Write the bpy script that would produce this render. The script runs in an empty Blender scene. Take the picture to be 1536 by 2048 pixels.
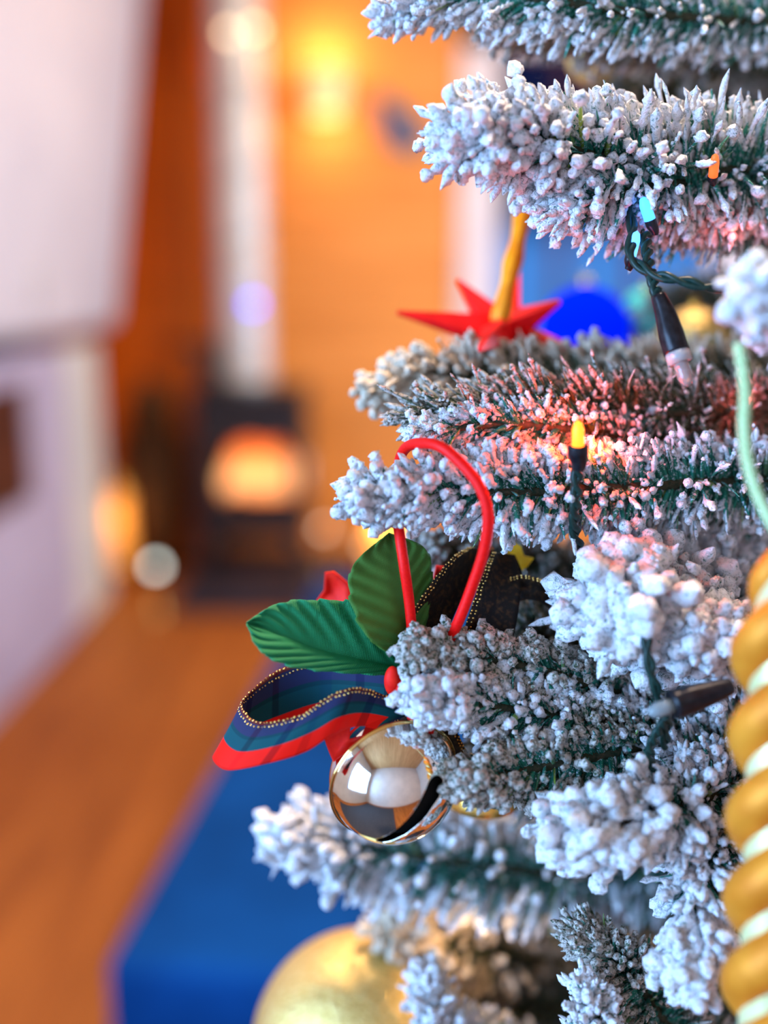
import bpy, bmesh, math, random
import numpy as np
from mathutils import Vector, Matrix
S = bpy.context.scene
COL = S.collection
PI = math.pi

# ------------------------------------------------------------------ camera
CAMH = 1.27; PITCH = math.radians(12); FPX = 2100.0
cam_d = bpy.data.cameras.new('camera'); cam = bpy.data.objects.new('camera', cam_d); COL.objects.link(cam)
cam.location = (0, 0, CAMH); cam.rotation_euler = (PI/2 - PITCH, 0, 0)
cam_d.sensor_fit = 'VERTICAL'; cam_d.sensor_height = 36; cam_d.lens = 36*FPX/2048
cam_d.clip_start = 0.02; cam_d.clip_end = 200
cam_d.dof.use_dof = True; cam_d.dof.focus_distance = 0.40; cam_d.dof.aperture_fstop = 1.96
S.camera = cam
S.view_settings.view_transform = 'Standard'; S.view_settings.look = 'None'
S.view_settings.gamma = 1; S.view_settings.use_curve_mapping = False
S.view_settings.exposure = 0.0
S.cycles.use_denoising = True
S.cycles.max_bounces = 8; S.cycles.sample_clamp_indirect = 4.0

RT = Vector((1, 0, 0)); FW = Vector((0, math.cos(PITCH), -math.sin(PITCH))); UP = Vector((0, math.sin(PITCH), math.cos(PITCH)))
def P(px, py, d):                      # a pixel at a depth (metres along the view axis) -> a point in the room
    return Vector((0, 0, CAMH)) + RT*((px-768)/FPX*d) + UP*(-(py-1024)/FPX*d) + FW*d
def ray(px, py):
    return RT*((px-768)/FPX) + UP*(-(py-1024)/FPX) + FW
def AY(px, py, y):                     # where the pixel meets the plane y
    r = ray(px, py); return Vector((0, 0, CAMH)) + r*(y/r.y)
def AZ(px, py, z):
    r = ray(px, py); return Vector((0, 0, CAMH)) + r*((z-CAMH)/r.z)

# ------------------------------------------------------------------ world: dusk sky outside
w = bpy.data.worlds.new('dusk'); S.world = w; w.use_nodes = True
nt = w.node_tree; nt.nodes.clear()
out = nt.nodes.new('ShaderNodeOutputWorld'); bg = nt.nodes.new('ShaderNodeBackground')
tc = nt.nodes.new('ShaderNodeTexCoord'); sp = nt.nodes.new('ShaderNodeSeparateXYZ'); cr = nt.nodes.new('ShaderNodeValToRGB')
nt.links.new(tc.outputs['Generated'], sp.inputs[0]); nt.links.new(sp.outputs['Z'], cr.inputs[0])
cr.color_ramp.elements[0].position = 0.032; cr.color_ramp.elements[0].color = (0.07, 0.26, 0.75, 1)
cr.color_ramp.elements[1].position = 0.070; cr.color_ramp.elements[1].color = (0.006, 0.010, 0.05, 1)
nt.links.new(cr.outputs[0], bg.inputs[0]); nt.links.new(bg.outputs[0], out.inputs[0]); bg.inputs[1].default_value = 1.0

# ------------------------------------------------------------------ lights
def area(name, loc, target, sx, sy, power, color):
    l = bpy.data.lights.new(name, 'AREA'); l.shape = 'RECTANGLE'; l.size = sx; l.size_y = sy; l.energy = power; l.color = color
    o = bpy.data.objects.new(name, l); COL.objects.link(o); o.location = loc
    o.rotation_euler = (Vector(target)-Vector(loc)).to_track_quat('-Z', 'Y').to_euler(); return o
def point(name, loc, power, color, r=0.05):
    l = bpy.data.lights.new(name, 'POINT'); l.energy = power; l.color = color; l.shadow_soft_size = r
    o = bpy.data.objects.new(name, l); COL.objects.link(o); o.location = loc; return o
WARM = (1.0, 0.62, 0.30)
area('daylight_window_side', (-1.74, -0.68, 1.42), (-0.5, -0.4, 1.3), 1.40, 1.30, 140, (0.29, 0.55, 1.0))
area('added_fill_right', (2.22, 3.1, 1.45), (-1.2, 3.2, 1.1), 1.1, 1.2, 62, (0.50, 0.70, 1.0))  # added daylight from an unseen right window, brightens the white cabinets
area('ceiling_light', (0.75, 3.0, 2.68), (0.75, 3.9, 0), 0.5, 0.5, 50, (1.0, 0.72, 0.42))
area('ceiling_light_near', (0.30, 0.95, 2.68), (0.25, 0.7, 0), 0.30, 0.30, 85, (1.0, 0.74, 0.58))

# ------------------------------------------------------------------ materials
def mat(name, color=(.8,.8,.8), rough=.6, metal=0, emis=None, estr=0, spec=.22, trans=0, sheen=0, alpha=1):
    m = bpy.data.materials.new(name); m.use_nodes = True
    b = m.node_tree.nodes['Principled BSDF']
    b.inputs['Base Color'].default_value = (*color, 1); b.inputs['Roughness'].default_value = rough
    b.inputs['Metallic'].default_value = metal; b.inputs['Specular IOR Level'].default_value = spec
    b.inputs['Transmission Weight'].default_value = trans
    if sheen: b.inputs['Sheen Weight'].default_value = sheen
    if emis: b.inputs['Emission Color'].default_value = (*emis, 1); b.inputs['Emission Strength'].default_value = estr
    return m
def N(m, t): return m.node_tree.nodes.new(t)
def L(m, a, b): m.node_tree.links.new(a, b)
def bsdf(m): return m.node_tree.nodes['Principled BSDF']
def noise(m, scale, detail=3, rough=.6, coord='Object'):
    tc = N(m, 'ShaderNodeTexCoord'); n = N(m, 'ShaderNodeTexNoise')
    n.inputs['Scale'].default_value = scale; n.inputs['Detail'].default_value = detail; n.inputs['Roughness'].default_value = rough
    L(m, tc.outputs[coord], n.inputs['Vector']); return n
def ramp(m, src, stops, inter='LINEAR'):
    r = N(m, 'ShaderNodeValToRGB'); cr = r.color_ramp; cr.interpolation = inter
    while len(cr.elements) < len(stops): cr.elements.new(.5)
    for e, (p, c) in zip(cr.elements, stops): e.position = p; e.color = (*c, 1)
    L(m, src, r.inputs[0]); return r
def bump(m, src, strength=.5, dist=.001):
    b = N(m, 'ShaderNodeBump'); b.inputs['Strength'].default_value = strength; b.inputs['Distance'].default_value = dist
    L(m, src, b.inputs['Height']); L(m, b.outputs[0], bsdf(m).inputs['Normal']); return b
def noisy(name, c0, c1, scale, rough=.6, bs=.2, bd=.002, lo=.35, hi=.65, **k):
    m = mat(name, c0, rough, **k); n = noise(m, scale); r = ramp(m, n.outputs[0], [(lo, c0), (hi, c1)])
    L(m, r.outputs[0], bsdf(m).inputs['Base Color'])
    if bs: bump(m, n.outputs[0], bs, bd)
    return m

def wood(name, dark, light, plank, axis, rough=.45, groove=.03):
    """boards of width `plank` stacked along axis (0 x,1 y,2 z) with grain running the other way"""
    m = mat(name, light, rough); tc = N(m, 'ShaderNodeTexCoord'); mp = N(m, 'ShaderNodeMapping')
    L(m, tc.outputs['Object'], mp.inputs[0])
    sc = [1.2, 1.2, 1.2]; sc[axis] = 9.0; mp.inputs['Scale'].default_value = sc
    n = N(m, 'ShaderNodeTexNoise'); n.inputs['Scale'].default_value = 1.6; n.inputs['Detail'].default_value = 4; L(m, mp.outputs[0], n.inputs['Vector'])
    r = ramp(m, n.outputs[0], [(.3, dark), (.7, light)])
    se = N(m, 'ShaderNodeSeparateXYZ'); L(m, tc.outputs['Object'], se.inputs[0])
    dv = N(m, 'ShaderNodeMath'); dv.operation = 'DIVIDE'; L(m, se.outputs[axis], dv.inputs[0]); dv.inputs[1].default_value = plank
    fr = N(m, 'ShaderNodeMath'); fr.operation = 'FRACT'; L(m, dv.outputs[0], fr.inputs[0])
    gr = ramp(m, fr.outputs[0], [(0, (.35,.3,.28)), (groove, (1,1,1)), (1-groove, (1,1,1)), (1, (.35,.3,.28))])
    fl = N(m, 'ShaderNodeMath'); fl.operation = 'FLOOR'; L(m, dv.outputs[0], fl.inputs[0])
    wn = N(m, 'ShaderNodeTexWhiteNoise'); wn.noise_dimensions = '1D'; L(m, fl.outputs[0], wn.inputs['W'])
    pr = ramp(m, wn.outputs[0], [(0, (.86,.84,.8)), (1, (1,1,1))])
    for src in (gr, pr):
        mx = N(m, 'ShaderNodeMix'); mx.data_type = 'RGBA'; mx.blend_type = 'MULTIPLY'; mx.inputs[0].default_value = 1
        L(m, r.outputs[0], mx.inputs[6]); L(m, src.outputs[0], mx.inputs[7])
        class _o: outputs = [mx.outputs[2]]
        r = _o
    L(m, r.outputs[0], bsdf(m).inputs['Base Color']); bump(m, gr.outputs[0], .4, .004)
    return m

M = {}
M['wall'] = wood('orange_pine_boards', (.72,.27,.055), (.86,.36,.09), .145, 2, .5)
M['ceil'] = wood('ceiling_boards', (.62,.34,.14), (.75,.45,.2), .12, 0, .6)
M['floor'] = wood('brown_floor_boards', (.24,.065,.010), (.40,.125,.020), .14, 0, .6)
M['door'] = wood('dark_orange_wood', (.58,.105,.004), (.80,.17,.007), .22, 0, .5)
M['plain'] = noisy('grey_white_plaster', (.50,.50,.50), (.58,.58,.57), 2, .8, .1)
M['added_dark_mat'] = noisy('charcoal_added_mat', (.025,.025,.03), (.05,.05,.055), 60, 1, .4, .003)
M['white'] = noisy('white_paint', (.58,.61,.70), (.66,.69,.77), 3, .4, 0)
M['lav'] = noisy('pale_lilac_white_paint', (.38,.37,.54), (.46,.45,.62), 3, .45, 0)
M['cream'] = noisy('lit_stripe_white', (.66,.70,.66), (.74,.78,.72), 4, .4, 0)
M['niche'] = noisy('dark_brown_wood', (.05,.012,.006), (.09,.022,.01), 8, .6)
M['plaster'] = noisy('white_frame_paint', (.66,.64,.70), (.74,.72,.78), 6, .5, 0)
M['iron'] = noisy('black_cast_iron', (.012,.011,.014), (.03,.027,.035), 60, .5, .3, .001)
M['steel'] = noisy('brushed_steel', (.62,.62,.60), (.72,.72,.70), 30, .42, .1, .0005, metal=.35)
M['hearth'] = noisy('dark_slate', (.02,.018,.03), (.04,.035,.055), 12, .5)
M['log'] = noisy('charred_log', (.02,.01,.005), (.10,.03,.01), 40, .9)
M['blue'] = noisy('royal_blue_upholstery', (.002,.032,.13), (.003,.050,.20), 5, 1, .3, .002, spec=.05)
M['navy'] = noisy('dark_navy_cloth', (.004,.010,.05), (.006,.016,.07), 30, 1, .3, .002)
M['brass'] = noisy('brass', (.8,.5,.15), (.9,.6,.2), 40, .25, 0, metal=1)
M['jar'] = noisy('pale_green_glaze', (.40,.46,.30), (.55,.60,.45), 12, .25, 0)
M['wicker'] = noisy('dark_wicker', (.05,.02,.008), (.13,.06,.025), 50, .8, .5, .004)
M['bark'] = noisy('tree_bark_wire', (.035,.022,.012), (.09,.06,.03), 300, .9, .5, .001)
M['stem'] = noisy('green_brown_stem', (.02,.04,.02), (.09,.07,.04), 500, .8, .5, .0005)
M['shade'] = mat('cream_lamp_shade', (.9,.75,.45), .6, emis=(1,.48,.14), estr=.55)
M['lantern'] = mat('amber_lantern_glass', (.6,.3,.08), .5, emis=(1,.36,.06), estr=.95)
M['glow'] = mat('lamp_glow', (1,.8,.4), .5, emis=(1,.62,.30), estr=2)
def emi(name, c, s): return mat(name, c, .4, emis=c, estr=s)

def snow_mat(name, white, crumb, dust):
    m = mat(name, white, .85, spec=.2)
    n = noise(m, 520, 4, .75); n2 = noise(m, 210, 2, .5)
    r = ramp(m, n.outputs[0], [(crumb-.10, dust), (crumb, tuple(.75*a+.25*b for a, b in zip(white, dust))), (crumb+.07, white)])
    L(m, r.outputs[0], bsdf(m).inputs['Base Color'])
    ad = N(m, 'ShaderNodeMath'); ad.operation = 'ADD'; L(m, n.outputs[0], ad.inputs[0]); L(m, n2.outputs[0], ad.inputs[1])
    bump(m, ad.outputs[0], 1.0, .0016)
    return m
M['snow'] = snow_mat('white_flocking', (.88,.88,.90), .43, (.08,.20,.16))
M['snow_thin'] = snow_mat('thin_crumbly_flocking', (.70,.64,.57), .49, (.05,.09,.045))
M['snow_beige'] = snow_mat('cream_flocking', (.80,.68,.52), .44, (.16,.14,.06))
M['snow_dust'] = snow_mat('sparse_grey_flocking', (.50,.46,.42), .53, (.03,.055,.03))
def needle_mat(name, c0, c1, c2, frost, th):
    m = mat(name, c0, .55)
    g = N(m, 'ShaderNodeNewGeometry'); r = ramp(m, g.outputs['Random Per Island'], [(0, c0), (.55, c1), (.93, c1), (1, c2)])
    n = noise(m, 700, 3, .7); f = ramp(m, n.outputs[0], [(th, (0,0,0)), (th+.05, (1,1,1))])
    mx = N(m, 'ShaderNodeMix'); mx.data_type = 'RGBA'; L(m, f.outputs[0], mx.inputs[0]); L(m, r.outputs[0], mx.inputs[6]); mx.inputs[7].default_value = (*frost, 1)
    L(m, mx.outputs[2], bsdf(m).inputs['Base Color']); bump(m, f.outputs[0], .5, .0004)
    return m
M['needle'] = needle_mat('frosted_green_needles', (.012,.12,.085), (.03,.26,.18), (.30,.42,.06), (.62,.74,.80), .55)
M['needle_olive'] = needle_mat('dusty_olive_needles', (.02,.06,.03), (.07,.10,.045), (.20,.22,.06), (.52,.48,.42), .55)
M['red_cord'] = noisy('red_satin_cord', (.85,.002,.002), (.98,.006,.003), 900, .5, .3, .0003)
M['red'] = noisy('red_felt', (.88,.006,.003), (.98,.018,.004), 300, .6, .2, .0003)
M['starred'] = noisy('red_star_lacquer', (.72,.003,.004), (.92,.008,.010), 80, .45, 0)
M['ochre'] = noisy('orange_gold_strap', (.85,.19,.003), (.98,.34,.008), 90, .35, .3, .001)
M['gold'] = noisy('shiny_gold', (.85,.50,.08), (1,.68,.20), 200, .25, .2, .0005, metal=1)
M['goldbead'] = noisy('gold_thread_beads', (.75,.42,.08), (1,.66,.22), 900, .25, 0, metal=.9)
M['goldpaint'] = noisy('deep_yellow_glitter', (.90,.42,.0), (1,.55,.02), 300, .4, .2, .0004)
M['glitter'] = noisy('gold_glitter_skin', (.72,.48,.12), (.95,.72,.28), 500, .33, .9, .0012, metal=.75)
M['pearl'] = noisy('pale_gold_strand', (.66,.66,.30), (.80,.78,.42), 60, .36, .1, .0004, metal=.25)
M['amber'] = noisy('amber_gold_strand', (.66,.20,.012), (.84,.31,.025), 60, .5, .1, .0004, metal=.25)
M['greenthread'] = noisy('pale_green_twisted_thread', (.42,.62,.28), (.60,.78,.42), 700, .5, .3, .0003)
M['wire'] = noisy('dark_green_wire', (.006,.022,.018), (.012,.04,.03), 400, .35, .1, .0003)
M['socket'] = noisy('black_lamp_holder', (.006,.006,.008), (.015,.015,.018), 400, .3, .1, .0003)
M['clear'] = mat('clear_plastic_collar', (.75,.72,.70), .15, trans=.6)
M['bell'] = noisy('polished_bell_metal', (.86,.80,.70), (.90,.85,.76), 60, .07, 0, metal=1)
M['bellgold'] = noisy('polished_gold_rim', (.85,.52,.16), (.95,.62,.22), 60, .10, 0, metal=1)
M['hollow_shade'] = noisy('painted_hollow_shade', (.004,.004,.004), (.008,.008,.008), 60, .9, 0)
M['blacktin'] = noisy('glossy_black_lacquer', (.006,.006,.006), (.012,.012,.012), 60, .15, 0)
M['satin'] = noisy('cream_satin', (.72,.66,.48), (.85,.80,.62), 120, .4, .2, .0005)

# cloth with warp lines for the holly leaves
def leaf_mat(name, c0, c1):
    m = mat(name, c0, .55); tc = N(m, 'ShaderNodeTexCoord'); wv = N(m, 'ShaderNodeTexWave')
    wv.wave_type = 'BANDS'; wv.bands_direction = 'X'; wv.inputs['Scale'].default_value = 32; L(m, tc.outputs['UV'], wv.inputs['Vector'])
    wv2 = N(m, 'ShaderNodeTexWave'); wv2.bands_direction = 'Y'; wv2.inputs['Scale'].default_value = 32; L(m, tc.outputs['UV'], wv2.inputs['Vector'])
    ad = N(m, 'ShaderNodeMath'); ad.operation = 'ADD'; L(m, wv.outputs[1], ad.inputs[0]); L(m, wv2.outputs[1], ad.inputs[1])
    r = ramp(m, ad.outputs[0], [(.1, c0), (1.0, c1)]); L(m, r.outputs[0], bsdf(m).inputs['Base Color']); bump(m, ad.outputs[0], .35, .0002)
    return m
M['leaf'] = leaf_mat('green_cloth_leaf', (.006,.13,.042), (.018,.27,.10))
M['leaf2'] = leaf_mat('olive_green_cloth_leaf', (.025,.10,.012), (.07,.20,.03))

# tartan: u runs along the ribbon, v across
def tartan(name, bright):
    m = mat(name, (.1,.1,.1), .6, spec=.1); tc = N(m, 'ShaderNodeTexCoord'); se = N(m, 'ShaderNodeSeparateXYZ'); L(m, tc.outputs['UV'], se.inputs[0])
    b = bright
    k = lambda *c: tuple(x*b for x in c)
    rv = ramp(m, se.outputs[1], [(0, k(.10,.02,.02)), (.06, k(.022,.028,.075)), (.30, k(.003,.045,.055)), (.36, k(.004,.065,.075)), (.60, k(.92,.010,.003)), (.985, k(.95,.02,.006))], 'CONSTANT')
    mu = N(m, 'ShaderNodeMath'); mu.operation = 'MULTIPLY'; L(m, se.outputs[0], mu.inputs[0]); mu.inputs[1].default_value = 4.0
    fr = N(m, 'ShaderNodeMath'); fr.operation = 'FRACT'; L(m, mu.outputs[0], fr.inputs[0])
    ru = ramp(m, fr.outputs[0], [(0, (.9,.9,1)), (.34, (1,.5,.6)), (.40, (1,1,1)), (.62, (.55,.5,.75)), (.70, (1.,1.,1.)), (.90, (.75,.8,1))], 'CONSTANT')
    mx = N(m, 'ShaderNodeMix'); mx.data_type = 'RGBA'; mx.blend_type = 'MULTIPLY'; mx.inputs[0].default_value = 1
    L(m, rv.outputs[0], mx.inputs[6]); L(m, ru.outputs[0], mx.inputs[7]); L(m, mx.outputs[2], bsdf(m).inputs['Base Color'])
    wv = N(m, 'ShaderNodeTexWave'); wv.bands_direction = 'DIAGONAL'; wv.inputs['Scale'].default_value = 40; L(m, tc.outputs['UV'], wv.inputs['Vector']); bump(m, wv.outputs[1], .25, .0002)
    return m
M['tartan'] = tartan('red_green_tartan_ribbon', 1.0)
M['tartan_dark'] = noisy('black_glitter_ribbon', (.012,.008,.006), (.10,.045,.012), 500, .5, .5, .0005, lo=.5, hi=.75)

# ------------------------------------------------------------------ object helpers
def link(name, me, m, parent=None, smooth=True):
    o = bpy.data.objects.new(name, me); COL.objects.link(o)
    if m is not None: me.materials.append(m)
    if smooth: me.polygons.foreach_set('use_smooth', [True]*len(me.polygons))
    if parent is not None: o.parent = parent; o.matrix_parent_inverse = Matrix.Translation(parent.location).inverted() if parent.type == 'EMPTY' else Matrix.Identity(4)
    return o
def tag(o, label=None, cat=None, group=None, kind=None):
    if label: o['label'] = label
    if cat: o['category'] = cat
    if group: o['group'] = group
    if kind: o['kind'] = kind
    return o
def thing(name, loc, label, cat, group=None):
    o = bpy.data.objects.new(name, None); COL.objects.link(o); o.location = loc; o.empty_display_size = .02
    return tag(o, label, cat, group)
def from_bm(bm, name='mesh'):
    me = bpy.data.meshes.new(name); bmesh.ops.recalc_face_normals(bm, faces=bm.faces[:]); bm.to_mesh(me); bm.free(); return me
def obj(name, bm, m, parent=None, smooth=True): return link(name, from_bm(bm, name), m, parent, smooth)
def box(bm, lo, hi, bev=0, mtx=None):
    lo, hi = Vector(lo), Vector(hi); c = (lo+hi)/2; s = hi-lo
    r = bmesh.ops.create_cube(bm, size=1); vs = r['verts']
    for v in vs: v.co = Vector((v.co.x*s.x, v.co.y*s.y, v.co.z*s.z)) + c
    if bev:
        es = list({e for v in vs for e in v.link_edges}); g = bmesh.ops.bevel(bm, geom=es, offset=bev, segments=3, affect='EDGES', profile=.6); vs = list({v for f in g['faces'] for v in f.verts} | {v for v in vs if v.is_valid})
    if mtx:
        for v in vs: v.co = mtx @ v.co
    return vs
def catmull(pts, n):
    pts = [Vector(p) for p in pts]; m = len(pts)
    if m == 2: return [pts[0].lerp(pts[1], i/(n-1)) for i in range(n)]
    outp = []
    for i in range(n):
        t = i/(n-1)*(m-1); k = min(int(t), m-2); f = t-k
        p0 = pts[max(k-1, 0)]; p1 = pts[k]; p2 = pts[k+1]; p3 = pts[min(k+2, m-1)]
        outp.append(.5*((2*p1)+(p2-p0)*f+(2*p0-5*p1+4*p2-p3)*f*f+(3*p1-p0-3*p2+p3)*f**3))
    return outp
def tube(bm, pts, rad, seg=10, cap=True):
    pts = [Vector(p) for p in pts]; n = len(pts); rings = []; ref = None
    for i, p in enumerate(pts):
        t = (pts[min(i+1, n-1)]-pts[max(i-1, 0)]).normalized()
        if ref is None: ref = t.orthogonal().normalized()
        ref = (ref - t*ref.dot(t)).normalized(); b = t.cross(ref)
        r = rad(i/(n-1)) if callable(rad) else rad
        rings.append([bm.verts.new(p + (ref*math.cos(a)+b*math.sin(a))*r) for a in [2*PI*k/seg for k in range(seg)]])
    for a, b in zip(rings, rings[1:]):
        for k in range(seg): bm.faces.new((a[k], a[(k+1) % seg], b[(k+1) % seg], b[k]))
    if cap: bm.faces.new(rings[0][::-1]); bm.faces.new(rings[-1])
def lathe(bm, prof, c=(0,0,0), seg=40, mtx=None):
    c = Vector(c); rings = []
    for r, z in prof:
        rings.append([bm.verts.new(Vector((max(r, 1e-5)*math.cos(2*PI*k/seg), max(r, 1e-5)*math.sin(2*PI*k/seg), z))) for k in range(seg)])
    for a, b in zip(rings, rings[1:]):
        for k in range(seg): bm.faces.new((a[k], a[(k+1) % seg], b[(k+1) % seg], b[k]))
    if mtx is None: mtx = Matrix.Translation(c)
    for ring in rings:
        for v in ring: v.co = mtx @ v.co
def sphere(bm, c, r, u=24, v=16, sq=(1,1,1)):
    g = bmesh.ops.create_uvsphere(bm, u_segments=u, v_segments=v, radius=r)
    for x in g['verts']: x.co = Vector((x.co.x*sq[0], x.co.y*sq[1], x.co.z*sq[2])) + Vector(c)

# ------------------------------------------------------------------ the room
X0, X1, Y0, Y1, ZC = -1.85, 2.3, -1.7, 4.90, 2.75
def struct(name, bm, m, smooth=False): o = obj(name, bm, m, None, smooth); o['kind'] = 'structure'; return o
bm = bmesh.new(); box(bm, (X0-.1, Y0-.1, -.1), (X1+.1, Y1+.1, 0)); struct('floor', bm, M['floor'])
bm = bmesh.new(); box(bm, (X0-.1, Y0-.1, ZC), (X1+.1, Y1+.1, ZC+.1)); struct('ceiling', bm, M['ceil'])
# back wall with a window opening (x .51-1.45, z .75-2.35) and a door at the left
wx0, wx1, wz0, wz1 = .50, 1.50, .70, 2.30
bm = bmesh.new()
for lo, hi in (((X0, Y1, 0), (wx0, Y1+.1, ZC)), ((wx1, Y1, 0), (X1, Y1+.1, ZC)), ((wx0, Y1, 0), (wx1, Y1+.1, wz0)), ((wx0, Y1, wz1), (wx1, Y1+.1, ZC))): box(bm, lo, hi)
struct('wall_back', bm, M['wall'])
# left wall, opening for the side window (y -0.8..0.4, z .55..1.95)
bm = bmesh.new()
ly0, ly1, lz0, lz1 = -1.50, .15, .70, 2.20
for lo, hi in (((X0-.1, Y0, 0), (X0, ly0, ZC)), ((X0-.1, ly1, 0), (X0, Y1, ZC)), ((X0-.1, ly0, 0), (X0, ly1, lz0)), ((X0-.1, ly0, lz1), (X0, ly1, ZC))): box(bm, lo, hi)
struct('wall_left', bm, M['plain'])
bm = bmesh.new(); ry0, ry1 = 2.5, 3.7
for lo, hi in (((X1, Y0, 0), (X1+.1, ry0, ZC)), ((X1, ry1, 0), (X1+.1, Y1, ZC)), ((X1, ry0, 0), (X1+.1, ry1, .8)), ((X1, ry0, 2.1), (X1+.1, ry1, ZC))): box(bm, lo, hi)
struct('wall_right', bm, M['plain'])
bm = bmesh.new()
box(bm, (X0, Y0-.1, 0), (X1, Y0, ZC))
struct('wall_front', bm, M['plain'])
bm = bmesh.new(); box(bm, (-30, Y1+.3, -.6), (30, 40, -.5)); g = struct('ground', bm, noisy('snowy_ground', (.55,.6,.8), (.7,.75,.9), .5, .9)); 
# window in the back wall: white casing, sill, mullion, glass
bm = bmesh.new(); f = .16
for lo, hi in (((.335, Y1-.03, wz0-.1), (wx0+.01, Y1+.02, wz1+.16)), ((wx1-.01, Y1-.03, wz0-.1), (wx1+.15, Y1+.02, wz1+.16)), ((.335, Y1-.03, wz1-.01), (wx1+.15, Y1+.02, wz1+.16)), ((.335, Y1-.05, wz0-.12), (wx1+.15, Y1+.02, wz0+.01))): box(bm, lo, hi, .006)
wf = struct('window_1', bm, M['plaster'])
bm = bmesh.new()
for lo, hi in (((.78, Y1+.03, wz0), (.82, Y1+.07, wz1)), ((1.13, Y1+.03, wz0), (1.17, Y1+.07, wz1)), ((wx0, Y1+.03, 1.82), (wx1, Y1+.07, 1.86))): box(bm, lo, hi, .004)
obj('glazing_bars', bm, M['niche'], wf, False)
gl = mat('window_glass', (1,1,1), .02, trans=1); bsdf(gl).inputs['IOR'].default_value = 1.02
bm = bmesh.new(); box(bm, (wx0, Y1+.045, wz0), (wx1, Y1+.052, wz1)); obj('pane', bm, gl, wf, False)
# side window; the right one is unseen, added to light the white cabinets
def winframe(name, lo, hi, axis, sill=None):
    lo, hi = Vector(lo), Vector(hi); bm = bmesh.new(); t = .06; a = 1 if axis == 0 else 0
    def seg(u0, u1, z0, z1):
        l = Vector(lo); h = Vector(hi); l[a] = u0; h[a] = u1; l[2] = z0; h[2] = z1; box(bm, l, h, .004)
    seg(lo[a], lo[a]+t, lo[2], hi[2]); seg(hi[a]-t, hi[a], lo[2], hi[2]); seg(lo[a], hi[a], lo[2], lo[2]+t); seg(lo[a], hi[a], hi[2]-t, hi[2])
    mid = (lo[a]+hi[a])/2; seg(mid-.02, mid+.02, lo[2], hi[2])
    return struct(name, bm, M['plaster'])
winframe('window_2', (X0-.06, ly0, lz0), (X0, ly1, lz1), 0)
winframe('added_window_right', (X1, ry0, .8), (X1+.06, ry1, 2.1), 0)
bm = bmesh.new(); box(bm, (-1.6, -1.55, 0), (.12, 1.0, .012), .004); tag(obj('added_dark_mat', bm, M['added_dark_mat'], None, False), 'unseen charcoal mat added to darken the bell reflection and floor bounce', 'added_dark_mat')  # unseen dark mat, added to darken reflections and upward bounce
# door of dark orange wood left of the flue, leading down to the hearth corner
a = AY(262, 300, Y1).x; b_ = AY(424, 300, Y1).x
bm = bmesh.new(); box(bm, (-1.84, Y1-.045, 0), (b_, Y1+.0, 2.62)); d = struct('door_1', bm, M['door'])
bm = bmesh.new()
for z in (.45, 1.35, 2.25): box(bm, (-1.80, Y1-.075, z-.06), (b_-.04, Y1-.045, z+.06), .004)
obj('door_ledge', bm, M['door'], d, False)
bm = bmesh.new(); tube(bm, [(b_-.1, Y1-.045, 1.02), (b_-.1, Y1-.10, 1.02)], .012); tube(bm, [(b_-.1, Y1-.10, 1.02), (b_-.2, Y1-.10, 1.02)], .010); obj('door_handle', bm, M['iron'], d)
bm = bmesh.new(); box(bm, (b_, Y1-.02, 0), (.335, Y1, .09), .004); struct('baseboard_back', bm, M['wall'])

# ------------------------------------------------------------------ white units on the left
cx = -1.168
t = thing('base_cabinet', (-1.5, 3.4, 0), 'low lilac-white cabinet with a dark square opening, lower left', 'cabinet')
bm = bmesh.new()
q = AY(60, 760, 1).normalized()
def onx(px, py, x):
    r = ray(px, py); return Vector((0,0,CAMH)) + r*(x/r.x)
n1 = onx(64, 900, cx).y; nz1 = onx(50, 765, cx).z; nz0 = onx(50, 1005, cx).z; n0 = n1-.62; ye = onx(140, 900, cx).y; yend = onx(203, 900, cx).y; top = 1.06
xb = X0+.012; box(bm, (xb, 1.6, 0), (cx, n0, top)); box(bm, (xb, n1, 0), (cx, ye, top)); box(bm, (xb, n0, 0), (cx, n1, nz0)); box(bm, (xb, n0, nz1), (cx, n1, top))
obj('carcass', bm, M['lav'], t, False)
bm = bmesh.new(); box(bm, (X0+.02, n0, nz0), (cx-.012, n1, nz1)); obj('dark_panel', bm, M['niche'], t, False)
bm = bmesh.new(); box(bm, (X0+.012, ye, 0), (cx+.004, yend, top), .006); o = obj('end_panel', bm, M['cream'], t, False); o['label'] = 'end panel painted paler greenish white for its lit stripe'  # lit stripe at the end put into a paler colour
bm = bmesh.new(); box(bm, (cx, 2.2, .05), (cx+.015, n0-.03, top-.06), .005); o = obj('door', bm, M['lav'], t, False)
bm = bmesh.new(); tube(bm, [(cx+.03, n0-.08, .5), (cx+.03, n0-.08, .68)], .006); link('handle', from_bm(bm), M['steel'], o)
# tall overhanging upper unit whose front leans outwards
t = thing('wall_cabinet', (-1.5, 3.4, top+.02), 'large white upper cabinet with a rounded lower corner, upper left', 'cabinet')
ybk = 4.40; pb = AY(236, 655, ybk); pt = AY(308, -10, ybk)
bm = bmesh.new(); K = 10
prof = []
rc = .06
prof.append((X0, pb.z)); 
for i in range(K+1):
    a = -PI/2 + i/K*(PI/2-.10)
    prof.append((pb.x-rc + rc*math.cos(a), pb.z+rc + rc*math.sin(a)))
prof.append((pt.x, 2.66)); prof.append((X0, 2.66))
fr = [bm.verts.new((x, 1.3, z)) for x, z in prof]; bk = [bm.verts.new((x, ybk, z)) for x, z in prof]
n = len(prof)
for i in range(n): bm.faces.new((fr[i], fr[(i+1) % n], bk[(i+1) % n], bk[i]))
bm.faces.new(fr); bm.faces.new(bk)
obj('body', bm, M['white'], t, False)
bm = bmesh.new()
bm.free()
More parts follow.
